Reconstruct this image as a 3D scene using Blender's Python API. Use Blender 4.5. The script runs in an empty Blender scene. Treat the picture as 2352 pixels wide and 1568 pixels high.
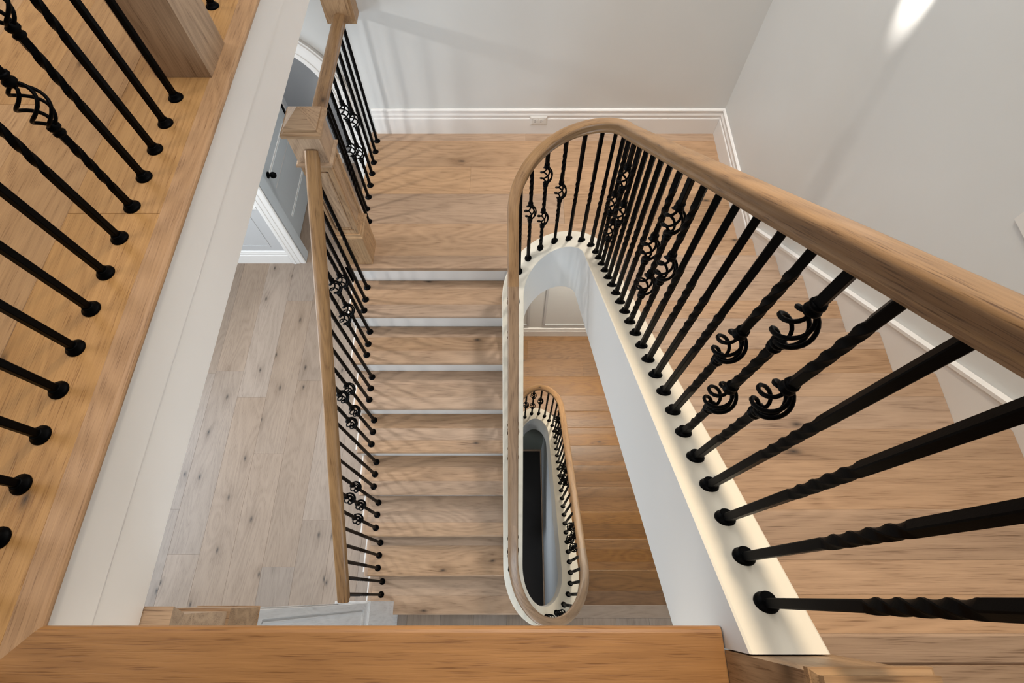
import bpy, bmesh, math, random
from mathutils import Vector, Matrix
random.seed(7)
SC = bpy.context.scene
COL = SC.collection
ZO = 4.455                      # lift: the hall floor lies at z = 0, drawings below use heights relative to the eye

# ------------------------------------------------------------------ camera
cam = bpy.data.cameras.new('camera'); camo = bpy.data.objects.new('camera', cam); COL.objects.link(camo)
camo.location = (0, 0, ZO)
PITCH = math.atan(2.0646)
camo.rotation_euler = (math.pi/2 - PITCH, 0, 0)
cam.sensor_width = 36; cam.lens = 36*1203.3/2352; cam.clip_start = 0.02; cam.clip_end = 60
SC.camera = camo

# ------------------------------------------------------------------ world, lights, exposure
w = bpy.data.worlds.new('world'); SC.world = w; w.use_nodes = True
w.node_tree.nodes['Background'].inputs[0].default_value = (0.9, 0.95, 1, 1)
w.node_tree.nodes['Background'].inputs[1].default_value = 0.05
SC.view_settings.view_transform = 'Standard'; SC.view_settings.look = 'None'
SC.view_settings.gamma = 1; SC.view_settings.use_curve_mapping = False
SC.view_settings.exposure = 0.0
WARM = (1, .87, .70); SOFT = (1, .94, .87); NEUT = (1, .97, .94); COOL = (.80, .90, 1)
def area(name, loc, target, size, power, color, size_y=None, spread=180):
    l = bpy.data.lights.new(name, 'AREA'); l.energy = power; l.color = color; l.size = size
    if size_y: l.shape = 'RECTANGLE'; l.size_y = size_y
    else: l.shape = 'DISK'
    l.spread = math.radians(spread)
    o = bpy.data.objects.new(name, l); COL.objects.link(o)
    p = Vector(loc) + Vector((0, 0, ZO)); t = Vector(target) + Vector((0, 0, ZO))
    o.location = p; o.rotation_euler = (t-p).to_track_quat('-Z', 'Y').to_euler()
    return o
def bulb(name, loc, r, power, color):
    l = bpy.data.lights.new(name, 'POINT'); l.energy = power; l.color = color; l.shadow_soft_size = r
    o = bpy.data.objects.new(name, l); COL.objects.link(o); o.location = (loc[0], loc[1], loc[2]+ZO)
    return o
def lights():
    # top storey: recessed ceiling lamps over the balcony and the landing, a spot over the far end of the well
    for x, y, p in ((-2.3, .5, 11), (-2.3, 2.1, 11), (.75, 2.5, 14)):
        area('ceiling_lamp', (x, y, 1.62), (x, y, -5), .8 if x < -1 else .2, p, SOFT, spread=110 if x < -1 else 62)
    area('well_spot', (.5, 2.75, 1.5), (.47, .2, -1.25), .16, 10, (1, .82, .60), spread=60)
    area('ceiling_fill', (.2, 1.5, 1.6), (.2, 1.5, -5), 2.2, 52, (.97, .99, 1), 2.2)  # added soft fill, standing for light bounced off the ceiling
    # unseen wall lamp, its swivel form made up for the right wall's bright spot
    area('wall_lamp_beam', (1.18, 2.06, -.55), (1.487, 1.99, -1.09), .03, .55, SOFT, spread=18)
    # middle storey: hall lamps and daylight from the window end of the hall
    for x, y, p in ((-2.2, .45, 15), (-2.2, 1.9, 23)):
        area('hall_lamp', (x, y, -1.49), (x, y, -8), .11, p, NEUT)
    area('hall_daylight', (.9, -3.7, -2.9), (-.4, 2, -3.8), 2.6, 112, COOL, 2.0)
    area('hall_side_fill', (-4.0, 1.0, -2.9), (.4, 1.0, -2.6), 2.4, 80, (.74, .87, 1), 1.6)  # added cool fill from the left to brighten the stringer's inner face
    area('room_lamp', (-1.5, 3.8, -1.45), (-1.5, 3.8, -5), .4, 17, NEUT)
    # lower storeys
    area('lower_lamp', (.8, 2.72, -3.12), (.8, 2.72, -8), .25, 56, (1, .9, .76))
    area('lower_hall_lamp', (.9, -1.8, -4.9), (.8, .8, -6.4), .6, 14, WARM)
    area('bottom_lamp', (-.8, .6, -6.4), (.4, .7, -7.2), .5, 9, COOL)
lights()

# ------------------------------------------------------------------ materials
def srgb(r, g, b):
    f = lambda c: (c/255/12.92 if c/255 <= .04045 else ((c/255+.055)/1.055)**2.4)
    return (f(r), f(g), f(b), 1)
def newmat(name):
    m = bpy.data.materials.new(name); m.use_nodes = True
    nt = m.node_tree; b = nt.nodes['Principled BSDF']
    return m, nt, b
def paint(name, col, rough=.55, bump=.04, scale=260, mottled=.03):
    m, nt, b = newmat(name); N = nt.nodes; L = nt.links
    tc = N.new('ShaderNodeTexCoord')
    n = N.new('ShaderNodeTexNoise'); n.inputs['Scale'].default_value = scale; n.inputs['Detail'].default_value = 2
    L.new(tc.outputs['Object'], n.inputs['Vector'])
    n2 = N.new('ShaderNodeTexNoise'); n2.inputs['Scale'].default_value = 3; n2.inputs['Detail'].default_value = 3
    L.new(tc.outputs['Object'], n2.inputs['Vector'])
    mr = N.new('ShaderNodeMapRange'); mr.inputs['To Min'].default_value = 1-mottled; mr.inputs['To Max'].default_value = 1+mottled
    L.new(n2.outputs[0], mr.inputs['Value'])
    h = N.new('ShaderNodeHueSaturation'); h.inputs['Color'].default_value = col
    L.new(mr.outputs[0], h.inputs['Value']); L.new(h.outputs[0], b.inputs['Base Color'])
    bp = N.new('ShaderNodeBump'); bp.inputs['Strength'].default_value = bump; bp.inputs['Distance'].default_value = .002
    L.new(n.outputs[0], bp.inputs['Height']); L.new(bp.outputs[0], b.inputs['Normal'])
    b.inputs['Roughness'].default_value = rough
    return m
def wood(name, light, dark, axis='X', knots=.5, rough=.42, contrast=1.0, vary=.12, fine=1.0):
    m, nt, b = newmat(name); N = nt.nodes; L = nt.links
    def math_(op, a, c=None):
        q = N.new('ShaderNodeMath'); q.operation = op
        for i, v in enumerate((a, c)):
            if v is None: continue
            if isinstance(v, (int, float)): q.inputs[i].default_value = v
            else: L.new(v, q.inputs[i])
        return q.outputs[0]
    tc = N.new('ShaderNodeTexCoord'); oi = N.new('ShaderNodeObjectInfo')
    sp = N.new('ShaderNodeSeparateXYZ'); L.new(tc.outputs['UV' if axis == 'UV' else 'Object'], sp.inputs[0])
    o = {'X': (0, 1, 2), 'Y': (1, 0, 2), 'Z': (2, 0, 1), 'UV': (0, 1, 2)}[axis]
    rnd = oi.outputs['Random']
    al = math_('ADD', sp.outputs[o[0]], math_('MULTIPLY', rnd, 61.0))
    c1 = math_('ADD', sp.outputs[o[1]], math_('MULTIPLY', rnd, 23.0))
    c2 = sp.outputs[o[2]]
    def vec(sa, s1, s2):
        c = N.new('ShaderNodeCombineXYZ')
        L.new(math_('MULTIPLY', al, sa), c.inputs[0]); L.new(math_('MULTIPLY', c1, s1), c.inputs[1]); L.new(math_('MULTIPLY', c2, s2), c.inputs[2])
        return c.outputs[0]
    def noise(v, detail=2, dist=0.0, rough_=.5):
        n = N.new('ShaderNodeTexNoise'); n.inputs['Scale'].default_value = 1; n.inputs['Detail'].default_value = detail
        n.inputs['Distortion'].default_value = dist; n.inputs['Roughness'].default_value = rough_
        L.new(v, n.inputs['Vector']); return n.outputs[0]
    base = noise(vec(1.1, 6.5, 6.5), 1.5, .35)
    ring = math_('SINE', math_('MULTIPLY', base, 75.0))
    ring = math_('MULTIPLY_ADD', ring, .5) if False else math_('ADD', math_('MULTIPLY', ring, .5), .5)
    tone = noise(vec(.9, 4.0, 4.0), 3)
    fib = noise(vec(5.5, 190.0, 190.0), 4, 0.0, .66)
    pore = noise(vec(14.0, 430.0, 430.0), 2)
    pore = math_('MULTIPLY', math_('SUBTRACT', pore, .53), 6.0)
    pore = math_('MINIMUM', math_('MAXIMUM', pore, 0.0), 1.0)
    vo = N.new('ShaderNodeTexVoronoi'); vo.inputs['Scale'].default_value = 1; vo.voronoi_dimensions = '2D'
    wv = N.new('ShaderNodeVectorMath'); wv.operation = 'ADD'
    L.new(vec(2.8, 6.5, 0.5), wv.inputs[0])
    wn = N.new('ShaderNodeTexNoise'); wn.inputs['Scale'].default_value = 9; wn.inputs['Detail'].default_value = 2
    L.new(tc.outputs['Object'], wn.inputs['Vector'])
    sc_ = N.new('ShaderNodeVectorMath'); sc_.operation = 'SCALE'; sc_.inputs['Scale'].default_value = .10
    L.new(wn.outputs['Color'], sc_.inputs[0]); L.new(sc_.outputs[0], wv.inputs[1]); L.new(wv.outputs[0], vo.inputs['Vector'])
    csp = N.new('ShaderNodeSeparateColor'); L.new(vo.outputs['Color'], csp.inputs[0])
    sel = math_('GREATER_THAN', csp.outputs[0], 1-knots*.30)
    kn = math_('SUBTRACT', 1.0, math_('MULTIPLY', vo.outputs['Distance'], 9.0)); kn = math_('MAXIMUM', kn, 0.0)
    kn = math_('MULTIPLY', math_('POWER', kn, 1.5), sel)
    halo = math_('MULTIPLY', math_('MAXIMUM', math_('SUBTRACT', 1.0, math_('MULTIPLY', vo.outputs['Distance'], 2.6)), 0.0), sel)
    f = math_('ADD', math_('MULTIPLY', ring, .14*contrast), math_('MULTIPLY', tone, .55*contrast))
    f = math_('ADD', f, math_('MULTIPLY', fib, .58*fine*contrast))
    f = math_('ADD', f, math_('MULTIPLY', math_('MULTIPLY', pore, math_('ADD', math_('MULTIPLY', ring, .75), .3)), .44*fine*contrast))
    f = math_('ADD', f, math_('MULTIPLY', halo, .30))
    f = math_('SUBTRACT', f, .35*contrast)
    mix = N.new('ShaderNodeMix'); mix.data_type = 'RGBA'
    mix.inputs['A'].default_value = light; mix.inputs['B'].default_value = dark
    mix.clamp_factor = True; L.new(f, mix.inputs['Factor'])
    mk_ = N.new('ShaderNodeMix'); mk_.data_type = 'RGBA'
    mk_.inputs['B'].default_value = tuple(c*.13 for c in dark[:3])+(1,)
    L.new(mix.outputs['Result'], mk_.inputs['A']); L.new(kn, mk_.inputs['Factor']); mk_.clamp_factor = True
    hs = N.new('ShaderNodeHueSaturation')
    mr = N.new('ShaderNodeMapRange'); mr.inputs['To Min'].default_value = 1-vary; mr.inputs['To Max'].default_value = 1+vary*.8
    L.new(rnd, mr.inputs['Value']); L.new(mr.outputs[0], hs.inputs['Value'])
    r2 = math_('FRACT', math_('MULTIPLY', rnd, 17.31))
    mr2 = N.new('ShaderNodeMapRange'); mr2.inputs['To Min'].default_value = .86; mr2.inputs['To Max'].default_value = 1.12
    L.new(r2, mr2.inputs['Value']); L.new(mr2.outputs[0], hs.inputs['Saturation'])
    L.new(mk_.outputs['Result'], hs.inputs['Color']); L.new(hs.outputs[0], b.inputs['Base Color'])
    b.inputs['Roughness'].default_value = rough
    bp = N.new('ShaderNodeBump'); bp.inputs['Strength'].default_value = .12; bp.inputs['Distance'].default_value = .001; bp.invert = True
    L.new(math_('ADD', fib, pore), bp.inputs['Height']); L.new(bp.outputs[0], b.inputs['Normal'])
    return m
M = {}
OAK = (srgb(188, 155, 124), srgb(108, 79, 54))          # natural oak of the stairs
HALL = (srgb(158, 139, 122), srgb(98, 79, 63))
PALE = (srgb(226, 224, 222), srgb(170, 166, 162))        # column oak, daylight glare put into its pale colour
GOLD = (srgb(204, 160, 110), srgb(126, 86, 48))           # golden oak of the balcony
GOLDX = (srgb(184, 138, 94), srgb(106, 68, 38))
RAILU = (srgb(174, 138, 99), srgb(92, 63, 38))
RAIL = (srgb(196, 162, 126), srgb(102, 73, 49))
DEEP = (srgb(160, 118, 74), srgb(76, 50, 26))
for ax in 'XYZ':
    M['oak'+ax] = wood('oak_natural_'+ax.lower(), *OAK, ax, knots=.16)
    M['gold'+ax] = wood('oak_golden_'+ax.lower(), *(GOLD if ax == 'Y' else GOLDX), ax, knots=.5 if ax == 'Y' else .1, vary=.05)
    M['rail'+ax] = wood('oak_post_'+ax.lower(), *RAIL, ax, knots=.1, contrast=1.15)
M['goldN'] = wood('oak_golden_nosing', srgb(198, 150, 98), srgb(120, 80, 43), 'Y', knots=.1, vary=0)
M['hallX'] = wood('oak_whitened_x', *HALL, 'X', knots=.9, contrast=.8); M['hallY'] = wood('oak_whitened_y', *HALL, 'Y', knots=1.0, contrast=.8)
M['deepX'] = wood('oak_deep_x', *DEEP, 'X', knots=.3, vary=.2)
for ax in 'XZ': M['pale'+ax] = wood('oak_glare_'+ax.lower(), *PALE, ax, knots=0, contrast=.8)
M['railU'] = wood('oak_handrail', *RAILU, 'UV', knots=.15, contrast=1.2, rough=.36)
M['wall'] = paint('wall_paint', srgb(212, 212, 209), .42)
M['wallcool'] = paint('wall_paint_grey', srgb(196, 199, 202), .5)
M['white'] = paint('trim_paint', srgb(233, 230, 226), .38, bump=.015, scale=120, mottled=.015)
M['curb'] = paint('stringer_paint', srgb(230, 229, 226), .42, bump=.03, scale=200, mottled=.02)
M['door'] = paint('door_paint', srgb(205, 211, 213), .4, bump=.01, scale=120, mottled=.01)
M['plate'] = paint('plate_plastic', srgb(224, 221, 215), .35, bump=0, mottled=0)
M['dark'] = paint('dark_slot', srgb(60, 48, 40), .6, bump=0, mottled=0)
M['shadowgap'] = paint('subfloor', srgb(70, 52, 38), .8)
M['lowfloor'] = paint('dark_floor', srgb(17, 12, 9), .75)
M['fascia'] = paint('fascia_paint', srgb(246, 241, 236), .45, bump=.03, scale=160)
M['wain'] = paint('wainscot_paint', srgb(192, 192, 192), .4, bump=.01)
M['wallgrey'] = paint('wall_paint_dark', srgb(165, 168, 172), .5)
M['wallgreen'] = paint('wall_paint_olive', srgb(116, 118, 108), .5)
M['cream'] = paint('stringer_top_warm_light', srgb(234, 225, 207), .45, bump=.03, scale=200, mottled=.02)  # curb top tinted cream to stand for warm light falling on it
m, nt, b = newmat('black_iron'); b.inputs['Base Color'].default_value = (.0014, .0014, .0016, 1); b.inputs['Roughness'].default_value = .42
b.inputs['Specular IOR Level'].default_value = .05
_tc = nt.nodes.new('ShaderNodeTexCoord'); _n = nt.nodes.new('ShaderNodeTexNoise'); _n.inputs['Scale'].default_value = 300
_b = nt.nodes.new('ShaderNodeBump'); _b.inputs['Strength'].default_value = .08; _b.inputs['Distance'].default_value = .001
nt.links.new(_tc.outputs['Object'], _n.inputs['Vector']); nt.links.new(_n.outputs[0], _b.inputs['Height']); nt.links.new(_b.outputs[0], b.inputs['Normal'])
M['iron'] = m

# ------------------------------------------------------------------ object helpers
WL = {}
def wloc(o): return WL[o.name] if o else Vector((0, 0, 0))
def place(o, c, parent):
    o.location = c - wloc(parent)
    if parent: o.parent = parent
    WL[o.name] = Vector(c)
def mk(name, verts, faces, mat, parent=None, uv=None, smooth=False, lift=True):
    vs = [Vector(v) for v in verts]
    if lift: vs = [v + Vector((0, 0, ZO)) for v in vs]
    lo = Vector([min(v[i] for v in vs) for i in range(3)]); hi = Vector([max(v[i] for v in vs) for i in range(3)])
    c = (lo+hi)/2
    me = bpy.data.meshes.new(name); me.from_pydata([v-c for v in vs], [], faces)
    if uv is not None:
        ul = me.uv_layers.new(name='UVMap')
        for p in me.polygons:
            for li in p.loop_indices: ul.data[li].uv = uv[me.loops[li].vertex_index]
    if smooth:
        for p in me.polygons: p.use_smooth = True
    me.materials.append(mat); me.update()
    o = bpy.data.objects.new(name, me); COL.objects.link(o); place(o, c, parent)
    return o
def thing(name, label, cat, loc, group=None):
    o = bpy.data.objects.new(name, None); COL.objects.link(o); o.empty_display_size = .1
    o.location = Vector(loc)+Vector((0, 0, ZO)); WL[o.name] = o.location.copy()
    o['label'] = label; o['category'] = cat
    if group: o['group'] = group
    return o
def struct(o, label, cat='structure'):
    o['kind'] = 'structure'; o['label'] = label; o['category'] = cat
    return o
def empty_struct(name, label, loc, cat='floor'):
    o = thing(name, label, cat, loc); o['kind'] = 'structure'; return o
class MB:
    """collects primitive shapes into one mesh"""
    def __init__(s): s.v = []; s.f = []
    def add(s, vs, fs):
        n = len(s.v); s.v += [tuple(v) for v in vs]; s.f += [tuple(i+n for i in f) for f in fs]; return s
    def box(s, x0, x1, y0, y1, z0, z1, ch=0.0):
        if ch <= 0:
            vs = [(x, y, z) for z in (z0, z1) for y in (y0, y1) for x in (x0, x1)]
            return s.add(vs, [(0, 2, 3, 1), (4, 5, 7, 6), (0, 1, 5, 4), (2, 6, 7, 3), (0, 4, 6, 2), (1, 3, 7, 5)])
        c = ch          # chamfer on the top rim
        vs = [(x0, y0, z0), (x1, y0, z0), (x1, y1, z0), (x0, y1, z0),
              (x0, y0, z1-c), (x1, y0, z1-c), (x1, y1, z1-c), (x0, y1, z1-c),
              (x0+c, y0+c, z1), (x1-c, y0+c, z1), (x1-c, y1-c, z1), (x0+c, y1-c, z1)]
        fs = [(3, 2, 1, 0), (8, 9, 10, 11)]
        for i in range(4):
            j = (i+1) % 4
            fs += [(i, j, j+4, i+4), (i+4, j+4, j+8, i+8)]
        return s.add(vs, fs)
    def prism(s, poly, a, b, plane='xy'):
        """extrude a polygon: plane xy -> along z, yz -> along x, xz -> along y"""
        g = {'xy': lambda p, t: (p[0], p[1], t), 'yz': lambda p, t: (t, p[0], p[1]), 'xz': lambda p, t: (p[0], t, p[1])}[plane]
        n = len(poly); vs = [g(p, a) for p in poly]+[g(p, b) for p in poly]
        fs = [tuple(range(n))[::-1], tuple(range(n, 2*n))]+[(i, (i+1) % n, n+(i+1) % n, n+i) for i in range(n)]
        return s.add(vs, fs)
    def frustum(s, cx, cy, a0, a1, z0, z1):
        """square section widening or narrowing between two heights"""
        vs = [(cx+sx*a, cy+sy*a, z) for a, z in ((a0, z0), (a1, z1)) for sx, sy in ((-1, -1), (1, -1), (1, 1), (-1, 1))]
        return s.add(vs, [(3, 2, 1, 0), (4, 5, 6, 7)]+[(i, (i+1) % 4, (i+1) % 4+4, i+4) for i in range(4)])
    def lathe(s, prof, n=14, cx=0, cy=0):
        vs = []; fs = []
        for r, z in prof: vs += [(cx+r*math.cos(2*math.pi*i/n), cy+r*math.sin(2*math.pi*i/n), z) for i in range(n)]
        for k in range(len(prof)-1):
            fs += [(k*n+i, k*n+(i+1) % n, (k+1)*n+(i+1) % n, (k+1)*n+i) for i in range(n)]
        fs += [tuple(range(n))[::-1], tuple(range((len(prof)-1)*n, len(prof)*n))]
        return s.add(vs, fs)
    def tube(s, pts, r, n=6):
        P = [Vector(p) for p in pts]; vs = []; fs = []
        for i, p in enumerate(P):
            t = (P[min(i+1, len(P)-1)]-P[max(i-1, 0)]).normalized()
            a = t.orthogonal().normalized() if i == 0 else (a-t*a.dot(t)).normalized()
            bb = t.cross(a)
            vs += [tuple(p+a*r*math.cos(2*math.pi*k/n)+bb*r*math.sin(2*math.pi*k/n)) for k in range(n)]
        for i in range(len(P)-1):
            fs += [(i*n+k, i*n+(k+1) % n, (i+1)*n+(k+1) % n, (i+1)*n+k) for k in range(n)]
        fs += [tuple(range(n))[::-1], tuple(range((len(P)-1)*n, len(P)*n))]
        return s.add(vs, fs)
    def out(s, name, mat, parent=None, smooth=False, lift=True):
        o = mk(name, s.v, s.f, mat, parent, None, smooth, lift)
        bm = bmesh.new(); bm.from_mesh(o.data); bmesh.ops.recalc_face_normals(bm, faces=bm.faces)
        big = [f for f in bm.faces if len(f.verts) > 8]
        if big: bmesh.ops.triangulate(bm, faces=big)
        bm.to_mesh(o.data); bm.free()
        return o
def auto_smooth(o, deg=40):
    bm = bmesh.new(); bm.from_mesh(o.data)
    for f in bm.faces: f.smooth = True
    for e in bm.edges:
        if len(e.link_faces) == 2 and e.calc_face_angle(0) > math.radians(deg): e.smooth = False
    bm.to_mesh(o.data); bm.free()

# ------------------------------------------------------------------ measured geometry
R = .185; T = .254; TL = .2492; H0 = 1.125; Y0 = -.0653; YL = 1.8667
ZT = -H0; ZM = -H0-9*R; ZH = -H0-18*R; ZLL = -H0-27*R; ZB = -H0-36*R       # top, landing, hall, lower landing, bottom floor
D = 18*R
YW = 3.05; XW = 1.49
def nose_r(y): return -(H0+(y-Y0)/T*R)
def nose_l(y): return -(H0+9*R+(YL-y)/TL*R)

# ------------------------------------------------------------------ room shell
def shell():
    # far wall with the arched opening
    arc = [(-1.66+.44*math.cos(a), -2.514+.44*math.sin(a)) for a in [math.pi*(1-i/24) for i in range(25)]]
    poly = [(-4.3, ZH-.02), (-2.10, ZH-.02)]+arc+[(-1.22, ZH-.02), (-1.08, ZH-.02), (-1.08, ZB-.1), (1.62, ZB-.1), (1.62, 1.75), (-4.3, 1.75)]
    o = MB().prism(poly, YW+.01, YW+.12, 'xz').out('wall_far', M['wall']); struct(o, 'pale greige far wall behind the landing, pierced by an arched opening', 'wall')
    o = MB().box(XW, XW+.12, -4.1, YW+.01, ZB-.1, 1.75).out('wall_right', M['wall']); struct(o, 'pale greige wall along the right side of the stairs', 'wall')
    o = MB().box(-4.3, -4.2, -4.1, YW, ZH-.02, 1.75).out('wall_left', M['wall']); struct(o, 'plain wall at the left end of hall and balcony, outside the frame', 'wall')
    o = MB().box(-4.3, XW+.12, -4.2, -4.1, ZB-.1, 1.75).out('wall_near', M['wall']); struct(o, 'plain wall behind the viewer', 'wall')
    o = MB().box(-4.3, XW+.12, -4.2, YW+.12, 1.66, 1.76).out('ceiling', M['wall']); struct(o, 'plain ceiling above the stairwell, outside the frame', 'ceiling')
    # room beyond the arch
    o = MB().box(-2.36, -2.25, YW+.12, 4.52, ZH, -1.4).out('wall_corridor', M['wallcool']); struct(o, 'grey side wall of the room beyond the arch, holding the door', 'wall')
    o = MB().box(-2.36, -.7, 4.42, 4.52, ZH, -1.4).out('wall_corridor_end', M['wallgrey']); struct(o, 'grey end wall of the room beyond the arch', 'wall')
    o = MB().box(-.8, -.7, YW+.12, 4.42, ZH, -1.4).out('wall_corridor_right', M['wallcool']); struct(o, 'grey right wall of the room beyond the arch', 'wall')
    o = MB().box(-2.36, -.7, YW+.12, 4.52, -1.4, -1.3).out('ceiling_corridor', M['wallcool']); struct(o, 'ceiling of the room beyond the arch', 'ceiling')
shell()

# fascia under the balcony edge: upper board and lower plaster band with the joint between them
fas = empty_struct('trim_1', 'white fascia band hanging below the golden balcony edge', (-.919, 1.5, ZT-.2), 'fascia')
MB().box(-.94, -.9165, -.08, YW, ZT-.1725, ZT-.02).out('upper_band', M['fascia'], fas)
MB().box(-.94, -.923, -.08, YW, ZT-.347, ZT-.1735).out('lower_band', M['fascia'], fas)
MB().box(-.94, .395, -.1155, -.08, ZT-.347, ZT-.0225).out('return_band', M['white'], fas)
# slabs of the upper storey
o = MB().box(-.94, XW, -4.1, -.116, ZT-.345, ZT-.021).out('ceiling_near', M['wall']); struct(o, 'floor slab under the near edge of the top floor', 'ceiling')
o = MB().box(-4.2, -.94, -4.1, YW, ZT-.345, ZT-.021).out('ceiling_hall', M['wall']); struct(o, 'hall ceiling and floor slab under the balcony', 'ceiling')

# ------------------------------------------------------------------ the curved well line
XL = .006
def semi(xl, xr, yc, b, z0, z1, m0, m1, sgn, n=40):
    a = (xr-xl)/2; xc = (xl+xr)/2
    ph = [math.pi*(1-i/(n-1)) for i in range(n)]
    X = [xc+a*math.cos(p) for p in ph]; Y = [yc+sgn*b*math.sin(p) for p in ph]
    L = [0]
    for i in range(1, n): L.append(L[-1]+math.hypot(X[i]-X[i-1], Y[i]-Y[i-1]))
    S = L[-1]; out = []
    for i in range(n):
        t = L[i]/S
        z = (2*t**3-3*t**2+1)*z0+(t**3-2*t**2+t)*m0*S+(-2*t**3+3*t**2)*z1+(t**3-t**2)*m1*S
        out.append((X[i], Y[i], z))
    return out
KR = R/T; KL = R/TL
def well_line(kind):
    """centre line of the curb ('curb') or top of the handrail ('rail'), from the top floor down to the lower left flight"""
    if kind == 'curb':
        dl, dr, sR, g, kf, dr2, kn, kf2, dl2, e0 = .078, .0212, 1.0585, 0, .63, .001, 1.07, .85, .08, -.0885
    else:
        dl, dr, sR, g, kf, dr2, kn, kf2, dl2, e0 = .894, .903, 1.0296, 0, .88, .916, 1.35, 1.0, .902, -.12
    xr, yc, b = .4642, 1.6935, .2437
    zr = lambda y: nose_r(yc)+dr+(yc-y)*KR*sR
    zl = lambda y: nose_l(y)+dl
    p1 = []
    n = 30
    for i in range(n): y = e0+(yc-e0)*i/n; p1.append((xr+g*(yc-y), y, zr(y)))
    arc = semi(XL, xr, yc, b, zl(yc), zr(yc), KL*kf, KR*kf*sR, 1)[::-1]
    yn, bn, xr2 = .193, .337, .4725
    left = [(XL, yc+(yn-yc)*i/30, zl(yc+(yn-yc)*i/30)) for i in range(1, 30)]
    zr2 = lambda y: nose_r(y)-D+dr2
    arc2 = semi(XL, xr2, yn, bn, zl(yn), zr2(yn), -KL*kn, -KR*kn, -1)
    yc2, bf = 1.596, .34
    low = [(xr2, yn+(yc2-yn)*i/30, zr2(yn+(yc2-yn)*i/30)) for i in range(1, 30)]
    zl2 = lambda y: nose_l(y)-D+dl2
    arc3 = semi(XL, xr2, yc2, bf, zl2(yc2), zr2(yc2), KL*kf2, KR*kf2, 1)[::-1]
    low2 = [(XL, yc2-.9*i/10, zl2(yc2-.9*i/10)) for i in range(1, 11)]
    return [p1, arc, left, arc2, low, arc3, low2]
def frames(path):
    P = [Vector(p) for p in path]; fr = []; s = 0; prev = None
    for i, p in enumerate(P):
        t = (P[min(i+1, len(P)-1)]-P[max(i-1, 0)]).normalized()
        h = Vector((t.x, t.y, 0)).normalized(); side = Vector((h.y, -h.x, 0))    # right of travel
        if prev is not None: s += (p-prev).length
        prev = p; fr.append((p, t, side, side.cross(t), s))
    return fr
def sweep(name, path, prof, mat, parent, vertical=False, closed_caps=True):
    """prof: (across, up) points; vertical keeps the section plumb"""
    fr = frames(path); n = len(prof); vs = []; uv = []; fs = []
    per = [0]
    for i in range(1, n): per.append(per[-1]+math.hypot(prof[i][0]-prof[i-1][0], prof[i][1]-prof[i-1][1]))
    for p, t, side, up, s in fr:
        for k, (a, u) in enumerate(prof):
            q = p+side*a+(Vector((0, 0, 1)) if vertical else up)*u
            vs.append(tuple(q)); uv.append((s, per[k]))
    for i in range(len(fr)-1):
        fs += [(i*n+k, (i+1)*n+k, (i+1)*n+(k+1) % n, i*n+(k+1) % n) for k in range(n)]
    if closed_caps: fs += [tuple(range(n)), tuple(range((len(fr)-1)*n, len(fr)*n))[::-1]]
    o = mk(name, vs, fs, mat, parent, uv)
    bm = bmesh.new(); bm.from_mesh(o.data); bmesh.ops.recalc_face_normals(bm, faces=bm.faces); bm.to_mesh(o.data); bm.free()
    auto_smooth(o, 38)
    return o
CURB = well_line('curb'); RAILP = well_line('rail')
flat = lambda L: [p for s in L for p in s]
CW = .135
cprof = [(-CW/2, -.44), (CW/2, -.44), (CW/2, -.004), (CW/2-.004, 0), (-CW/2+.004, 0), (-CW/2, -.004)]
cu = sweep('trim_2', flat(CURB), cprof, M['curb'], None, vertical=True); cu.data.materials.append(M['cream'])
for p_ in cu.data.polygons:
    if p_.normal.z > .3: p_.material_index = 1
struct(cu, 'white stringer curb, warm light coloured into its top, winding down around the open stairwell', 'stringer')

# outline of the curb in plan: used to cut the floors around the well
def ell(xl, xr, yc, b, sgn, off, x):
    a = (xr-xl)/2+off; xc = (xl+xr)/2; q = 1-((x-xc)/a)**2
    return yc+sgn*(b+off)*math.sqrt(max(q, 0))

# ------------------------------------------------------------------ floors made of planks
def plank_rect(x0, x1, y0, y1, z, mat, parent, th=.018):
    g = .0003
    return MB().box(x0+g, x1-g, y0+g, y1-g, z-th, z, .0007).out('plank', mat, parent)
def cuts(a, b, joints):
    e = [a]+sorted(j for j in joints if a+.05 < j < b-.05)+[b]
    return list(zip(e[:-1], e[1:]))
def plank_poly(poly, z, mat, parent, th=.018):
    return MB().prism(poly, z-th, z, 'xy').out('plank', mat, parent)

# hall floor (planks run away from the viewer)
hall = empty_struct('floor', 'whitened oak plank floor of the hall one storey down', (-2, 1, ZH-.02))
sb = MB(); sb.box(-4.2, -1.02, -4.1, YW+.12, ZH-.2, ZH-.019); sb.box(-1.02, XW, -4.1, -.27, ZH-.2, ZH-.019)
sb.out('subfloor', M['shadowgap'], hall)
joints = {-2.467: [1.6, -.4], -2.21: [2.6, 1.09, -.9], -1.955: [1.76, .2], -1.70: [2.4, .55], -1.45: [1.3, -.2], -1.2: [2.1, .3]}
xs = [-3.975, -3.72, -3.467, -3.22, -2.97, -2.72, -2.467, -2.21, -1.955, -1.70, -1.45, -1.2]
for i, x in enumerate(xs):
    x1 = xs[i+1] if i+1 < len(xs) else -1.02
    j = joints.get(x, [random.uniform(1.8, 2.6), random.uniform(.2, 1.2)])
    for a, b_ in cuts(-2.0, YW+.005, j): plank_rect(x, x1, a, b_, ZH, M['hallY'], hall)
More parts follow.
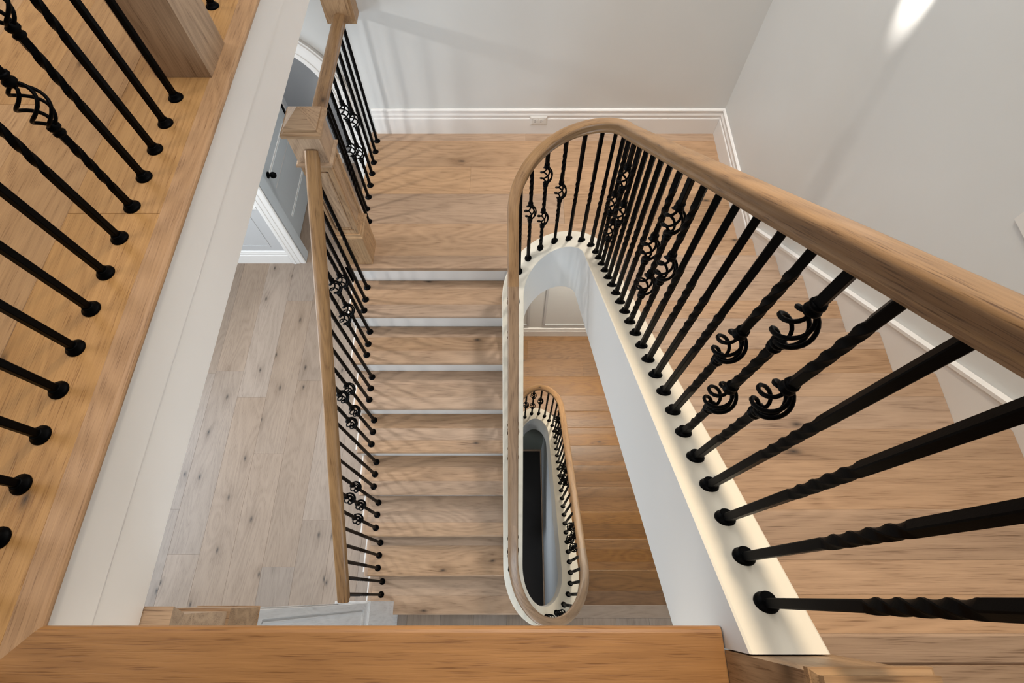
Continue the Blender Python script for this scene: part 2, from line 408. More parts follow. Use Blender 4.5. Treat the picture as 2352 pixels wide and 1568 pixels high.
# near part, cut around the foot of the curb
MB().box(-1.0, -.06, -.152, -.118, ZH-.02, ZH).out('nosing_strip', M['hallX'], hall) if False else None
cutp = lambda x: ell(XL, .4725, .193, .337, -1, 0, x) if XL <= x <= .4725 else None
xn = [-1.005, -.79, -.54, -.29, -.04, .12, .24, .36, .53, .78, 1.03, 1.28, 1.485]
for a, b_ in zip(xn[:-1], xn[1:]):
    top = -.155
    if a < -.05: poly_top = [(b_, -.101), (a, -.101)]
    elif b_ > .5: poly_top = [(b_, -.155), (a, -.155)]
    else:
        poly_top = []
        for i in range(5):
            x = b_+(a-b_)*i/4
            yy = cutp(min(max(x, XL+.01), .4625)); poly_top.append((x, min(yy, -.02) if .06 < x < .42 else max(min(yy, .05), -.14) if a < .1 or b_ > .4 else yy))
    plank_poly([(a+.0006, -2.0), (b_-.0006, -2.0)]+[(min(max(p[0], a+.0006), b_-.0006), p[1]) for p in poly_top], ZH, M['hallY'], hall)
MB().box(.475, 1.485, -.154, Y0, ZH-.025, ZH, .003).out('nosing_board', M['hallX'], hall)

# room beyond the arch
cf = empty_struct('floor_corridor', 'darker oak floor of the room beyond the arch', (-1.6, 3.7, ZH-.02))
for i in range(6):
    plank_rect(-2.25+.25*i, min(-2.0+.25*i, -.8), YW+.005, 4.42, ZH, M['hallY'], cf)

def landing(z, name, label, mat, yc, b, xr, ys, jts):
    la = empty_struct(name, label, (.2, 2.5, z-.02))
    # slab with the curved notch
    arcp = [(x, ell(XL, xr, yc, b, 1, 0, x)) for x in [XL+(xr-XL)*i/16 for i in range(17)]]
    poly = [(-1.0, YL+.03), (XL, YL+.03)]+[p for p in arcp if p[1] > YL+.03]+[(xr, 1.99), (XW, 1.99), (XW, YW+.01), (-1.0, YW+.01)]
    MB().prism(poly, z-.25, z-.0185, 'xy').out('slab', M['white'], la)
    for y0, y1 in zip(ys[:-1], ys[1:]):
        for a, c in cuts(-1.03, 1.475, jts.get(y0, [])):
            if y0 > 2.0: plank_rect(a, c, y0, y1, z, mat, la)
            else:
                # strips that meet the curb
                pl = [(x, ell(XL, xr, yc, b, 1, 0, x)) for x in [XL+(xr-XL)*i/24 for i in range(25)]]
                top = yc+b
                if y0 < YL+.01:      # front strip: left piece carries the nosing
                    lp = [(p[0], p[1]) for p in pl if p[1] < y1 and p[0] < .2]
                    plank_poly([(-1.03, y0), (XL, y0)]+[p for p in lp if p[1] > y0+.002]+([(lp[-1][0]+.004, y1)] if lp else [(XL, y1)])+[(-1.03, y1)], z, mat, la, .027)
                else:
                    lp = [p for p in pl if y0 < p[1] < y1 and p[0] < .235]
                    rp = [p for p in pl if y0 < p[1] < y1 and p[0] > .235]
                    if top > y1:
                        xa = [p for p in pl if p[1] <= y0 and p[0] < .2][-1][0]; xb = [p for p in pl if p[1] <= y0 and p[0] > .2]
                        plank_poly([(-1.03, y0), (xa, y0)]+lp+[(lp[-1][0], y1), (-1.03, y1)], z, mat, la)
                    else:
                        plank_poly([(-1.03, y0)]+([p for p in lp+rp] or [(.465, y0), (.465, 1.985)])+[(1.475, max(y0, 1.985)), (1.475, y1), (-1.03, y1)], z, mat, la)
    return la
landing(ZM, 'landing_floor', 'pale oak plank landing under the far wall, halfway down', M['oakX'], 1.6935, .2437, .4642,
        [YL, 1.965, 2.22, 2.475, 2.72, 2.97, YW+.008], {2.475: [-.29], 2.72: [.92], 2.22: [.35], 2.97: [.1]})
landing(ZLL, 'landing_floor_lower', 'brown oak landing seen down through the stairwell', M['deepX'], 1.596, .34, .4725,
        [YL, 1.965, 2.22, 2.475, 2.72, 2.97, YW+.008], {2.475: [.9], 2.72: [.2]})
# right-hand strip of both landings up to the first riser of the upper flights
for z, mt, pn in ((ZM, 'oakX', 'landing_floor'), (ZLL, 'deepX', 'landing_floor_lower')):
    plank_rect(.47, 1.475, 1.975, 2.22, z-.0005, M[mt], bpy.data.objects[pn])

# balcony floor
balc = empty_struct('floor_balcony', 'golden oak plank floor of the upper balcony at left', (-1.5, 1, ZT-.02))
bx = [-4.2, -3.953, -3.703, -3.453, -3.203, -2.953, -2.703, -2.453, -2.203, -1.953, -1.703, -1.453, -1.203, -.953]
bj = {-1.203: [.93, 2.3], -1.453: [.36, 1.9], -1.703: [1.35, .1]}
for a, c in zip(bx[:-1], bx[1:]):
    for y0, y1 in cuts(-2.0, YW+.005, bj.get(a, [random.uniform(.6, 1.8)])): plank_rect(a, c, y0, y1, ZT, M['goldY'], balc)
def bull(r, z, n=7):            # half-round nose: (out, z)
    return [(r*math.cos(a), z-r+r*math.sin(a)) for a in [math.pi/2-math.pi*i/(n-1) for i in range(n)]]
# nosing boards with their mitre
e = bull(.011, ZT)
left_prof = [(-.953, ZT), (-.900, ZT)]+[(-.900+a, z) for a, z in e]+[(-.953, ZT-.022)]
vs = []; n = len(left_prof)
for (x, z) in left_prof: vs.append((x, -.052-(-.889-x)*-1*-1 if False else -.052+(x+.889)*1.0, z))      # mitred near end
for (x, z) in left_prof: vs.append((x, YW, z))
nb = mk('nosing_board', vs, [tuple(range(n)), tuple(range(n, 2*n))[::-1]]+[(i, (i+1) % n, n+(i+1) % n, n+i) for i in range(n)], M['goldN'], balc)
fr_prof = [(-.262, ZT), (-.115, ZT), (-.063, ZT)]+[(-.063+a, z) for a, z in e]+[(-.115, ZT-.022), (-.262, ZT-.022)]; n = len(fr_prof)
vs = []
for (y, z) in fr_prof: vs.append((max(-.952, -.889+(y+.052)), y, z))
for (y, z) in fr_prof: vs.append((.3945, y, z))
mk('nosing_board', vs, [tuple(range(n)), tuple(range(n, 2*n))[::-1]]+[(i, (i+1) % n, n+(i+1) % n, n+i) for i in range(n)], M['goldX'], balc)
plank_rect(-.952, .414, -.52, -.2626, ZT, M['goldX'], balc)
plank_rect(.59, 1.475, -.36, -.1155, ZT, M['oakX'], balc); plank_rect(.42, 1.475, -.62, -.36, ZT, M['goldX'], balc)
MB().box(.53, 1.475, -.115, Y0, ZT-.025, ZT, .004).out('nosing_board', M['oakX'], balc)

# bottom floor deep in the well
lf = empty_struct('floor_bottom', 'dark floor with a thin tan border at the bottom of the well', (.2, 1, ZB))
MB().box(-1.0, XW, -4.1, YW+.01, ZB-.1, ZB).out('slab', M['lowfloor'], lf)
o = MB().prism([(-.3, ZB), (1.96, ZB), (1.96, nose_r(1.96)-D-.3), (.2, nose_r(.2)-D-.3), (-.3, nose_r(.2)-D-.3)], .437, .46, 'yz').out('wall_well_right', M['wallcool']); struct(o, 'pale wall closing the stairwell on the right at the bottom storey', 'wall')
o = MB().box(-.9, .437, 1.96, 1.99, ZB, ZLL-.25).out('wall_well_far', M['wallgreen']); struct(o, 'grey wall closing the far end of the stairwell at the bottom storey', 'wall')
MB().box(.418, .436, -.35, 1.96, ZB, ZB+.05, .004).out('shoe_strip', M['oakY'], lf)
MB().box(-.9, .418, 1.942, 1.96, ZB, ZB+.05, .004).out('shoe_strip', M['oakX'], lf)

# ------------------------------------------------------------------ stair flights
def flight(name, label, group, ks, nose, sgn, tread_d, x0, x1, mat, z_up, end_left=None, upper_nose=None, skirt=None):
    """nose(k)->(y,z); sgn is the way the nosing points along y"""
    y1_, z1_ = nose(ks[0])
    root = thing(name, label, 'stairs', ((x0+x1)/2, nose(ks[-1])[0], nose(ks[-1])[1]), group)
    th = .027
    for k in ks:
        y, z = nose(k); back = y-sgn*(tread_d+.0265)
        xe = .06 if end_left is not None and k == ks[-1] else x1     # the lowest tread runs on to the bend of the curb
        nb_ = random.choice((2, 3, 3)); fr = sorted(random.uniform(.3, .75) for _ in range(nb_-1))
        if nb_ == 3: fr = [random.uniform(.28, .42), random.uniform(.6, .78)]
        ed = [y]+[y+(back-y)*f for f in fr]+[back]
        r = .0125
        # front board with rounded nose
        pr = [(ed[1]+sgn*.0001, z-th), (ed[1]+sgn*.0001, z)]
        pr += [(y-sgn*r+sgn*a, zz) for a, zz in [(r*math.cos(q), z-th/2+th/2*math.sin(q)) for q in [math.pi/2-math.pi*i/8 for i in range(9)]]]
        t = MB().prism(pr, x0, xe, 'yz').out('tread', mat, root); auto_smooth(t, 30)
        for a, c in zip(ed[1:-1], ed[2:]):
            lo, hi = min(a, c)+.0001, max(a, c)-.0001
            MB().box(x0, xe, lo, hi, z-th, z-random.uniform(0, .0004), .0005).out('board', mat, t)
        if end_left is not None:   # return nosing on the open end
            pr = [(x0, z-th), (x0, z)]+[(x0-.018-r*math.cos(q)*1.0, z-th/2+th/2*math.sin(q)) for q in [math.pi/2-math.pi*i/8 for i in range(9)]]
            lo, hi = min(y, back), max(y, back)
            rn = MB().prism([(p[0], p[1]) for p in pr], lo+.002, hi+.006, 'xz').out('return_nosing', M['oakY'], t); auto_smooth(rn, 30)
    # risers
    rx0 = x0+ (.03 if end_left is not None else 0)
    for k in [ks[0]-1]+list(ks):
        y, z = nose(k); zb = nose(k+1)[1]
        ry = y-sgn*.027
        MB().box(rx0-.035 if end_left is not None else x0, x1, min(ry, ry-sgn*.018), max(ry, ry-sgn*.018), zb+.0005, z-th-.0005).out('riser', M['white'], root)
    # soffit under the flight
    ya, za = nose(ks[0]-1); yb, zb = nose(ks[-1]+1)
    q = [(ya, za-.36), (yb, zb-.30), (yb, zb-.28), (ya, za-.34)]
    MB().prism(q, x0+.01, x1, 'yz').out('soffit', M['white'], root)
    return root
nr = lambda k: (Y0+k*T, ZT-k*R)
nl = lambda j: (YL-j*TL, ZM-j*R)
fr_ = flight('stair_flight', 'right-hand oak flight climbing from the landing to the top floor', 'oak stair flights', list(range(1, 9)), nr, 1, T, .515, 1.466, M['oakX'], ZT)
fl_ = flight('stair_flight', 'left-hand oak flight with white risers going down from the landing', 'oak stair flights', list(range(1, 9)), nl, -1, TL, -1.03, -.045, M['oakX'], ZM, end_left=True)
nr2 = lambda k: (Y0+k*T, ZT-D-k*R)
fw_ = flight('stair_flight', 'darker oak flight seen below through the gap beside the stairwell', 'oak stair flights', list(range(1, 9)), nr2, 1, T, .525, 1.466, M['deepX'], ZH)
# open-side skirt of the left flight (stepped white board reaching down to the hall floor)
pts = []
for j in range(1, 9):
    pts += [(nl(j-1)[0]+.0295, nl(j)[1]-.0275), (nl(j)[0]+.0295, nl(j)[1]-.0275)]
poly = [(YL+.0295, ZM-.03)]+pts+[(nl(8)[0]+.0295, ZH+.001), (YL+.0295, ZH+.001)]
MB().prism(poly, -1.074, -.985, 'yz').out('skirt', M['white'], fl_)
o = MB().box(-1.005, -.985, YL+.028, YW+.009, ZH, ZM-.03).out('wall_landing', M['wall']); struct(o, 'white wall closing the side below the landing', 'wall')
o = MB().box(-1.005, -.985, -.27, YW+.009, ZB, ZH-.2).out('wall_lower', M['wall']); struct(o, 'wall below the hall edge beside the lower stairs', 'wall')
# wall skirts with bead along the right wall
def wall_skirt(parent, dz):
    ya, yb = -.09, 1.99
    f = lambda y, d: nose_r(y)-dz+d
    MB().prism([(ya, f(ya, .06)), (yb, f(yb, .06)), (yb, f(yb, -.26)), (ya, f(ya, -.26))], 1.4665, XW-.0005, 'yz').out('wall_skirt', M['white'], parent)
    MB().prism([(ya, f(ya, .0605)), (yb, f(yb, .0605)), (yb, f(yb, .076)), (ya, f(ya, .076))], 1.461, XW-.0005, 'yz').out('skirt_bead', M['white'], parent)
wall_skirt(fr_, 0); wall_skirt(fw_, D)

# ------------------------------------------------------------------ balusters
BAR = .0168
OCT = ((-.8, -1), (.8, -1), (1, -.8), (1, .8), (.8, 1), (-.8, 1), (-1, .8), (-1, -.8))
def rod_mesh(L, twists, gaps, which):
    """square bar from z=0 to L, twisted in the given zones, absent in the gaps"""
    mb = MB(); cutsz = [0]+sorted(z for g in gaps for z in g)+[L]
    segs = [(cutsz[i], cutsz[i+1]) for i in range(0, len(cutsz), 2)]
    def ang(z):
        a = 0
        for z0, z1 in twists:
            a += max(0, min(z, z1)-z0)*2*math.pi/.165 if z > z0 else 0
        return a
    for z0, z1 in [segs[which]]:
        zs = [z0, z1]
        for t0, t1 in twists:
            n = max(2, int((t1-t0)/.005)); zs += [t0+(t1-t0)*i/n for i in range(n+1)]
        zs = sorted(set(round(z, 5) for z in zs if z0-1e-6 <= z <= z1+1e-6))
        vs = []; fs = []; h = BAR/2
        for z in zs:
            a = ang(z)
            for sx, sy in OCT:
                vs.append((h*(sx*math.cos(a)-sy*math.sin(a)), h*(sx*math.sin(a)+sy*math.cos(a)), z))
        for i in range(len(zs)-1): fs += [(i*8+k, i*8+(k+1) % 8, i*8+8+(k+1) % 8, i*8+8+k) for k in range(8)]
        fs += [tuple(range(8))[::-1], tuple(range(len(vs)-8, len(vs)))]
        mb.add(vs, fs)
    return mb
BL = .052        # half length of the basket cage
def basket_mb():
    mb = MB()
    for q in range(4):
        pts = []
        for i in range(19):
            t = i/18; z = -BL+2*BL*t; r = .005+.027*math.sin(math.pi*t)**.75; a = q*math.pi/2+math.pi*1.35*t
            pts.append((r*math.cos(a), r*math.sin(a), z))
        mb.tube(pts, .0042, 6)
    return mb
def collar_mb():
    return MB().lathe([(.009, -.016), (.0135, -.014), (.0145, -.009), (.0105, -.005), (.0105, -.002), (.015, .003), (.0155, .008), (.0105, .013), (.009, .016)], 10)
def shoe_mb():
    return MB().lathe([(.0225, -.002), (.0225, .003), (.020, .006), (.0145, .010), (.0135, .016), (.012, .017)], 20)
def shared(mb, name, smooth, sharp=None):
    me = bpy.data.meshes.new(name); me.from_pydata(mb.v, [], mb.f); me.materials.append(M['iron'])
    bm = bmesh.new(); bm.from_mesh(me); bmesh.ops.recalc_face_normals(bm, faces=bm.faces)
    if smooth:
        for f in bm.faces: f.smooth = len(f.verts) < 8
    if sharp:
        for e in bm.edges:
            if len(e.link_faces) == 2 and abs(e.verts[0].co.z-e.verts[1].co.z) > 1e-5 and e.calc_face_angle(0) > math.radians(sharp): e.smooth = False
    bm.to_mesh(me); bm.free(); return me
ME_B = shared(basket_mb(), 'basket', True); ME_C = shared(collar_mb(), 'collar', True); ME_S = shared(shoe_mb(), 'shoe', True)
RODS = {}
def baluster(parent, base, L, style, pos, normal=None, yaw=0.0):
    """style: plain | single | double; pos: heights of the basket centres above the base"""
    key = (style, round(L, 2), tuple(round(p, 2) for p in pos))
    if key not in RODS:
        if style == 'plain':
            tw = [(pos[0]-.095, pos[0]+.095)]; gp = []
        else:
            gp = [(p-BL-.004, p+BL+.004) for p in pos]
            tw = []
            lo = pos[0]-BL-.035; tw.append((max(.06, lo-.17), max(.10, lo-.02)))
            for p, q in zip(pos[:-1], pos[1:]): tw.append((p+BL+.045, q-BL-.045))
            hi = pos[-1]+BL+.05
            if L-hi > .14: tw.append((hi+.03, min(hi+.19, L-.06)))
        RODS[key] = [shared(rod_mesh(L, tw, gp, w_), 'bar' if w_ else 'baluster', True, 30) for w_ in range(len(gp)+1)]
    o = bpy.data.objects.new('baluster', RODS[key][0]); COL.objects.link(o)
    c = Vector(base)+Vector((0, 0, ZO)); place(o, c, parent); o.rotation_euler.z = yaw
    for me_ in RODS[key][1:]:
        k = bpy.data.objects.new('bar', me_); COL.objects.link(k); k.parent = o
    s = bpy.data.objects.new('shoe', ME_S); COL.objects.link(s); s.parent = o
    if normal is not None: s.rotation_euler = (Matrix.Rotation(-yaw, 3, 'Z') @ Vector(normal)).to_track_quat('Z', 'Y').to_euler()
    if style != 'plain':
        for p in pos:
            k = bpy.data.objects.new('basket', ME_B); COL.objects.link(k); k.parent = o; k.location = (0, 0, p)
            for d, fl in ((-1, 0), (1, math.pi)):
                k = bpy.data.objects.new('collar', ME_C); COL.objects.link(k); k.parent = o
                k.location = (0, 0, p+d*(BL+.012)); k.rotation_euler.x = fl
    return o
RPROF = [(-.019, -.060), (.019, -.060), (.023, -.054), (.0275, -.052), (.0285, -.045), (.0255, -.040), (.0255, -.034), (.030, -.026),
         (.033, -.017), (.0325, -.010), (.029, -.0045), (.021, -.0012), (.010, 0), (-.010, 0), (-.021, -.0012), (-.029, -.0045), (-.0325, -.010),
         (-.033, -.017), (-.030, -.026), (-.0255, -.034), (-.0255, -.040), (-.0285, -.045), (-.0275, -.052), (-.023, -.054)]
WPROF = [(a*.86, u*.88) for a, u in RPROF]
# --- the winding balustrade of the well
bal = thing('stair_balustrade', 'winding oak and black iron balustrade around the open stairwell', 'balustrade', (.24, 1.7, ZM))
cut_y1, cut_y2 = None, None
seg = RAILP
# rail pieces, joined where the photograph shows the joints
L1 = seg[0]+seg[1]; leftp = seg[2]
i1 = next(i for i, p in enumerate(leftp) if p[1] < 1.40); i2 = next(i for i, p in enumerate(leftp) if p[1] < .36)
pieces = [L1+leftp[:i1+1], leftp[i1:i2+1], leftp[i2:]+seg[3]+seg[4][:2], seg[4][1:]+seg[5]+seg[6]]
for p in pieces: sweep('handrail', p, WPROF, M['railU'], bal)
# cumulative arc lengths of the curb in plan
def sampler(path):
    P = [Vector(p) for p in path]; S = [0]
    for a, b_ in zip(P[:-1], P[1:]): S.append(S[-1]+math.hypot(b_.x-a.x, b_.y-a.y))
    def at(s):
        for i in range(len(S)-1):
            if s <= S[i+1] or i == len(S)-2:
                t = (s-S[i])/max(1e-9, S[i+1]-S[i]); d = (P[i+1]-P[i]).normalized()
                return P[i].lerp(P[i+1], t), d
    return at, S, P
at, S, P = sampler(flat(CURB)); atr, Sr, Pr = sampler(flat(RAILP))
def near_s(y_target, lo, hi, x_side):
    best = None
    k = lo
    while k < hi:
        p, d = at(k)
        e_ = abs(p.y-y_target)+(0 if abs(p.x-x_side) < .03 else 9)
        if best is None or e_ < best[0]: best = (e_, k)
        k += .004
    return best[1]
def rail_z(p):
    best = min(((q.x-p.x)**2+(q.y-p.y)**2+((q.z-p.z-.87)*.3)**2, q.z) for q in Pr)
    return best[1]
def rail_z_interp(p):
    # height of the rail above a curb point: project on the nearest rail segment
    b_ = None
    for a, c in zip(Pr[:-1], Pr[1:]):
        if not (.62 < (a.z-p.z) < 1.12): continue
        ab = Vector((c.x-a.x, c.y-a.y)); l2 = ab.length_squared
        if l2 < 1e-9: continue
        t = max(0, min(1, ((p.x-a.x)*ab.x+(p.y-a.y)*ab.y)/l2))
        q = a.lerp(c, t); dd = (q.x-p.x)**2+(q.y-p.y)**2
        if b_ is None or dd < b_[0]: b_ = (dd, q.z)
    return b_[1]
def on_curb(s, idx, first):
    p, d = at(s)
    side = Vector((d.y, -d.x, 0)).normalized(); n_ = side.cross(d)
    if n_.z < 0: n_ = -n_
    L = min(rail_z_interp(p)-p.z-.035, .875)
    m_ = (idx-first) % 7
    style, pos = ('single', (.435,)) if m_ in (0, 2) else ('double', (.278, .62)) if m_ == 1 else ('plain', (.40,))
    yaw = math.atan2(d.y, d.x)
    baluster(bal, p, L, style, pos, n_, yaw)
# upper right flight and far curve: bases measured in the photograph, index 28 nearest the viewer
ys28 = -.0125; sp = .0813
s28 = near_s(ys28, 0, .4, .455)
n_bal = 0
PER = .0813
tot = S[-1]
# spacing along the right flight is set per baluster so that all 29 bases fall on the measured places
s0m = near_s(1.785, 1.5, 2.3, .46)      # base 6, start of the curve
for i in range(29):
    if i >= 6: s = s28+(28-i)*(s0m-s28)/22
    else: s = s0m+(6-i)*.0845
    on_curb(s, i, 1)
s_last = s0m+6*.0845
def s_at(x, y, z):
    b_ = None; k = 0
    while k < tot:
        p, d = at(k); e_ = (p-Vector((x, y, z))).length
        if b_ is None or e_ < b_[0]: b_ = (e_, k)
        k += .004
    return b_[1]
sn = s_at(.33, -.1175, -4.371)           # a measured base at the near bend of the hall storey
m_ = round((sn-s_last)/.0835)
for i in range(1, m_): on_curb(s_last+(sn-s_last)*i/m_, i-m_+2, 1)
for i in range(0, 36):
    kind = {0: 3, 6: 1, 7: 2, 8: 3, 13: 1, 14: 2, 15: 3, 20: 1, 21: 2, 22: 3, 26: 1, 27: 2, 28: 3, 33: 1, 34: 2, 35: 3}.get(i, 5)
    on_curb(sn+i*.0822, kind, 1)
# one more beside the near newel lies outside the frame on the right flight

# --- balustrade of the open side of the left flight
ob = thing('stair_balustrade', 'straight oak and black iron balustrade on the open left side of the left-hand flight', 'balustrade', (-.96, 1, ZM-.6))
XO = -.96
rp = [(XO, 1.902, -1.845)]+[(XO, y, -1.845-(1.902-y)*.758) for y in [1.902-.1*i for i in range(1, 20)]]+[(XO, -.04, -1.845-(1.942)*.758)]
sweep('handrail', rp, RPROF, M['railU'], ob)
ybase = [1.839, 1.746, 1.664, 1.603, 1.511, 1.431, 1.348, 1.265, 1.184, 1.099, 1.015, .929, .849, .764, .68, .6, .516, .428, .346, .26, .176, .092, .005]
for i, y in enumerate(ybase):
    j = i//3+1; z = ZM-j*R; zr_ = -1.845-(1.902-y)*.758-.055; L = zr_-z+.02
    m_ = i % 6 if i < 18 else 0
    if m_ in (3, 5): style, pos = 'single', (L-.42,)
    elif m_ == 4: style, pos = 'double', (L-.515, L-.265)
    else: style, pos = 'plain', (L-.46,)
    baluster(ob, (XO-.001, y, z), L, style, pos)
# --- guard on the landing
lg = thing('landing_guard', 'level oak and black iron guard rail on the open left edge of the landing', 'balustrade', (-.978, 2.5, ZM))
sweep('handrail', [(-.977, 2.055, -1.85), (-.977, 2.5, -1.85), (-.977, 2.96, -1.85)], RPROF, M['railU'], lg)
wb = MB(); wb.box(-1.06, -.893, 2.955, YW+.008, -1.915, -1.52, .006); wb.box(-1.045, -.908, 2.945, 2.956, -1.90, -1.53)
wb.out('wall_block', M['railZ'], lg)
for i, y in enumerate([2.967, 2.861, 2.759, 2.656, 2.549, 2.445, 2.343, 2.237]):
    L = -1.85-.04-ZM
    style, pos = {3: ('single', (.455,)), 4: ('double', (.295, .61)), 5: ('single', (.42,))}.get(i, ('plain', (.42,)))
    baluster(lg, (-.979 if i < 7 else -.952, y, ZM), L, style, pos)
# --- guard on the balcony
bg = thing('balcony_guard', 'black iron guard on the golden oak balcony edge at left', 'balustrade', (-1.034, 1, ZT))
for i, y in enumerate([1.83, 1.377, 1.267, 1.162, 1.058, .951, .847, .738, .633, .527, .421, .316, .21, .104, 0.0, -.104]):
    L = .93
    style, pos = {4: ('single', (.49,)), 5: ('double', (.33, .66)), 6: ('single', (.49,)), 11: ('single', (.49,)), 12: ('double', (.33, .66)), 13: ('single', (.49,))}.get(i, ('plain', (.43 if i in (3, 7) else .47,)))
    baluster(bg, (-1.034, y, ZT), L, style, pos)
sweep('handrail', [(-1.034, 1.475, ZT+.955), (-1.034, .6, ZT+.955), (-1.034, -.2, ZT+.955)], RPROF, M['railU'], bg)
sweep('handrail', [(-1.034, 1.635, ZT+.955), (-1.034, 2.3, ZT+.955), (-1.034, YW, ZT+.955)], RPROF, M['railU'], bg)

# ------------------------------------------------------------------ newels
def panel_frame(mb, face, c, half, z0, z1, st=.022, d=.007):
    """stiles and rails standing proud around the sunk panel of one face; face: +x -x +y -y"""
    ax = 0 if 'x' in face else 1; s = 1 if face[0] == '+' else -1
    def bx(a0, a1, b0, b1):
        n0 = c[ax]+s*half; n1 = n0+s*d
        lo, hi = min(n0, n1), max(n0, n1); t = c[1-ax]
        if ax == 0: mb.box(lo, hi, t+a0, t+a1, b0, b1)
        else: mb.box(t+a0, t+a1, lo, hi, b0, b1)
    h = half+d*.98
    bx(-h, -h+st, z0, z1); bx(h-st, h, z0, z1); bx(-h+st, h-st, z0, z0+st*1.5); bx(-h+st, h-st, z1-st*1.5, z1)
    i = st+.010
    for q, r_ in ((-h+i, -h+i+.005), (h-i-.005, h-i)):
        n0 = c[ax]+s*half; n1 = n0+s*d*.5; lo, hi = min(n0, n1), max(n0, n1); t = c[1-ax]
        zz0, zz1 = z0+st*1.5+.01, z1-st*1.5-.01
        if ax == 0: mb.box(lo, hi, t+q, t+r_, zz0, zz1)
        else: mb.box(t+q, t+r_, lo, hi, zz0, zz1)
    n0 = c[ax]+s*half; n1 = n0+s*d*.5; lo, hi = min(n0, n1), max(n0, n1); t = c[1-ax]
    for zz in (z0+st*1.5+.01, z1-st*1.5-.015):
        if ax == 0: mb.box(lo, hi, t-h+i, t+h-i, zz, zz+.005)
        else: mb.box(t-h+i, t+h-i, lo, hi, zz, zz+.005)
def newel(label, c, zb, pl_h, pl_w, shaft_w, sh_h, blk_h, cap=True, group=None):
    n_ = thing('newel_post', label, 'newel post', (c[0], c[1], zb), group)
    a = pl_w/2; h = shaft_w/2; x, y = c
    MB().box(x-a, x+a, y-a, y+a, zb+.0005, zb+pl_h, .002).out('plinth', M['railZ'], n_)
    z = zb+pl_h
    m_ = MB(); m_.frustum(x, y, a+.006, a+.006, z, z+.012); m_.frustum(x, y, a+.004, a-.002, z+.012, z+.02); m_.frustum(x, y, a-.002, h+.008, z+.02, z+.034)
    m_.out('plinth_moulding', M['railX'], n_)
    z += .034
    core = h-.007
    MB().box(x-core, x+core, y-core, y+core, z, z+sh_h).out('shaft', M['railZ'], n_)
    f = MB()
    for fc in ('+x', '-x', '+y', '-y'): panel_frame(f, fc, c, core, z, z+sh_h)
    f.out('panel_frame', M['railZ'], n_)
    z += sh_h
    m_ = MB(); m_.frustum(x, y, h+.004, h+.014, z, z+.008); m_.frustum(x, y, h+.014, h+.014, z+.008, z+.018); m_.frustum(x, y, h+.014, h+.002, z+.018, z+.026)
    m_.out('neck_moulding', M['railX'], n_)
    z += .026
    MB().box(x-h, x+h, y-h, y+h, z, z+blk_h).out('block', M['railZ'], n_)
    z += blk_h
    if cap:
        m_ = MB(); m_.frustum(x, y, h, h+.014, z, z+.014); m_.frustum(x, y, h+.017, h+.019, z+.014, z+.032); m_.frustum(x, y, h+.012, h+.004, z+.032, z+.040); m_.frustum(x, y, h+.002, h+.002, z+.040, z+.052)
        m_.out('cap', M['railX'], n_)
        MB().frustum(x, y, h+.002, .0005, z+.052, z+.115).out('cap_pyramid', M['railX'], n_)
    return n_
newel('panelled oak newel post with pyramid cap at the landing corner', (-.972, 1.985), ZM, .263, .172, .150, .535, .15)
newel('oak newel post with sunk panels at the near right corner of the stairs', (.4715, -.1675), ZT, .305, .153, .134, .45, .15)
# balcony newel: plain square post
bn = thing('newel_post', 'plain square oak post standing on the golden balcony', 'newel post', (-1.034, 1.553, ZT))
MB().box(-1.121, -.947, 1.47, 1.636, ZT+.0005, ZT+.36, .002).out('plinth', M['railZ'], bn)
m_ = MB(); m_.frustum(-1.034, 1.553, .092, .09, ZT+.36, ZT+.38); m_.out('plinth_moulding', M['railX'], bn)
MB().box(-1.11, -.958, 1.478, 1.628, ZT+.38, ZT+1.05).out('shaft', M['railZ'], bn)
m_ = MB(); m_.frustum(-1.034, 1.553, .09, .10, ZT+1.05, ZT+1.08); m_.frustum(-1.034, 1.553, .09, .002, ZT+1.08, ZT+1.15); m_.out('cap', M['railX'], bn)
# panelled column that carries the balcony corner, foot on the hall floor
co = thing('column', 'tall panelled oak column, daylight glare put into its pale colour, under the balcony corner, at the foot of the left-hand flight', 'column', (-.965, -.14, ZH))
cx, cy = -.965, -.14
MB().box(cx-.103, cx+.103, cy-.103, cy+.103, ZH+.0005, -3.56, .002).out('plinth', M['paleZ'], co)
m_ = MB(); m_.frustum(cx, cy, .108, .108, -3.56, -3.545); m_.frustum(cx, cy, .106, .098, -3.545, -3.53); m_.frustum(cx, cy, .098, .095, -3.53, -3.51); m_.out('plinth_moulding', M['paleX'], co)
MB().box(cx-.086, cx+.086, cy-.086, cy+.086, -3.51, -1.50).out('shaft', M['paleZ'], co)
f = MB()
for fc in ('+x', '-x', '+y', '-y'): panel_frame(f, fc, (cx, cy), .086, -3.51, -2.02, .03, .009)
f.out('panel_frame', M['paleZ'], co)
m_ = MB(); m_.frustum(cx, cy, .097, .108, -2.02, -2.0); m_.frustum(cx, cy, .104, .104, -2.0, -1.80); m_.out('capital', M['railX'], co)
m_ = MB(); m_.frustum(cx, cy, .096, .096, -1.80, -1.56); m_.frustum(cx, cy, .098, .115, -1.56, -1.475); m_.out('crown', M['railX'], co)

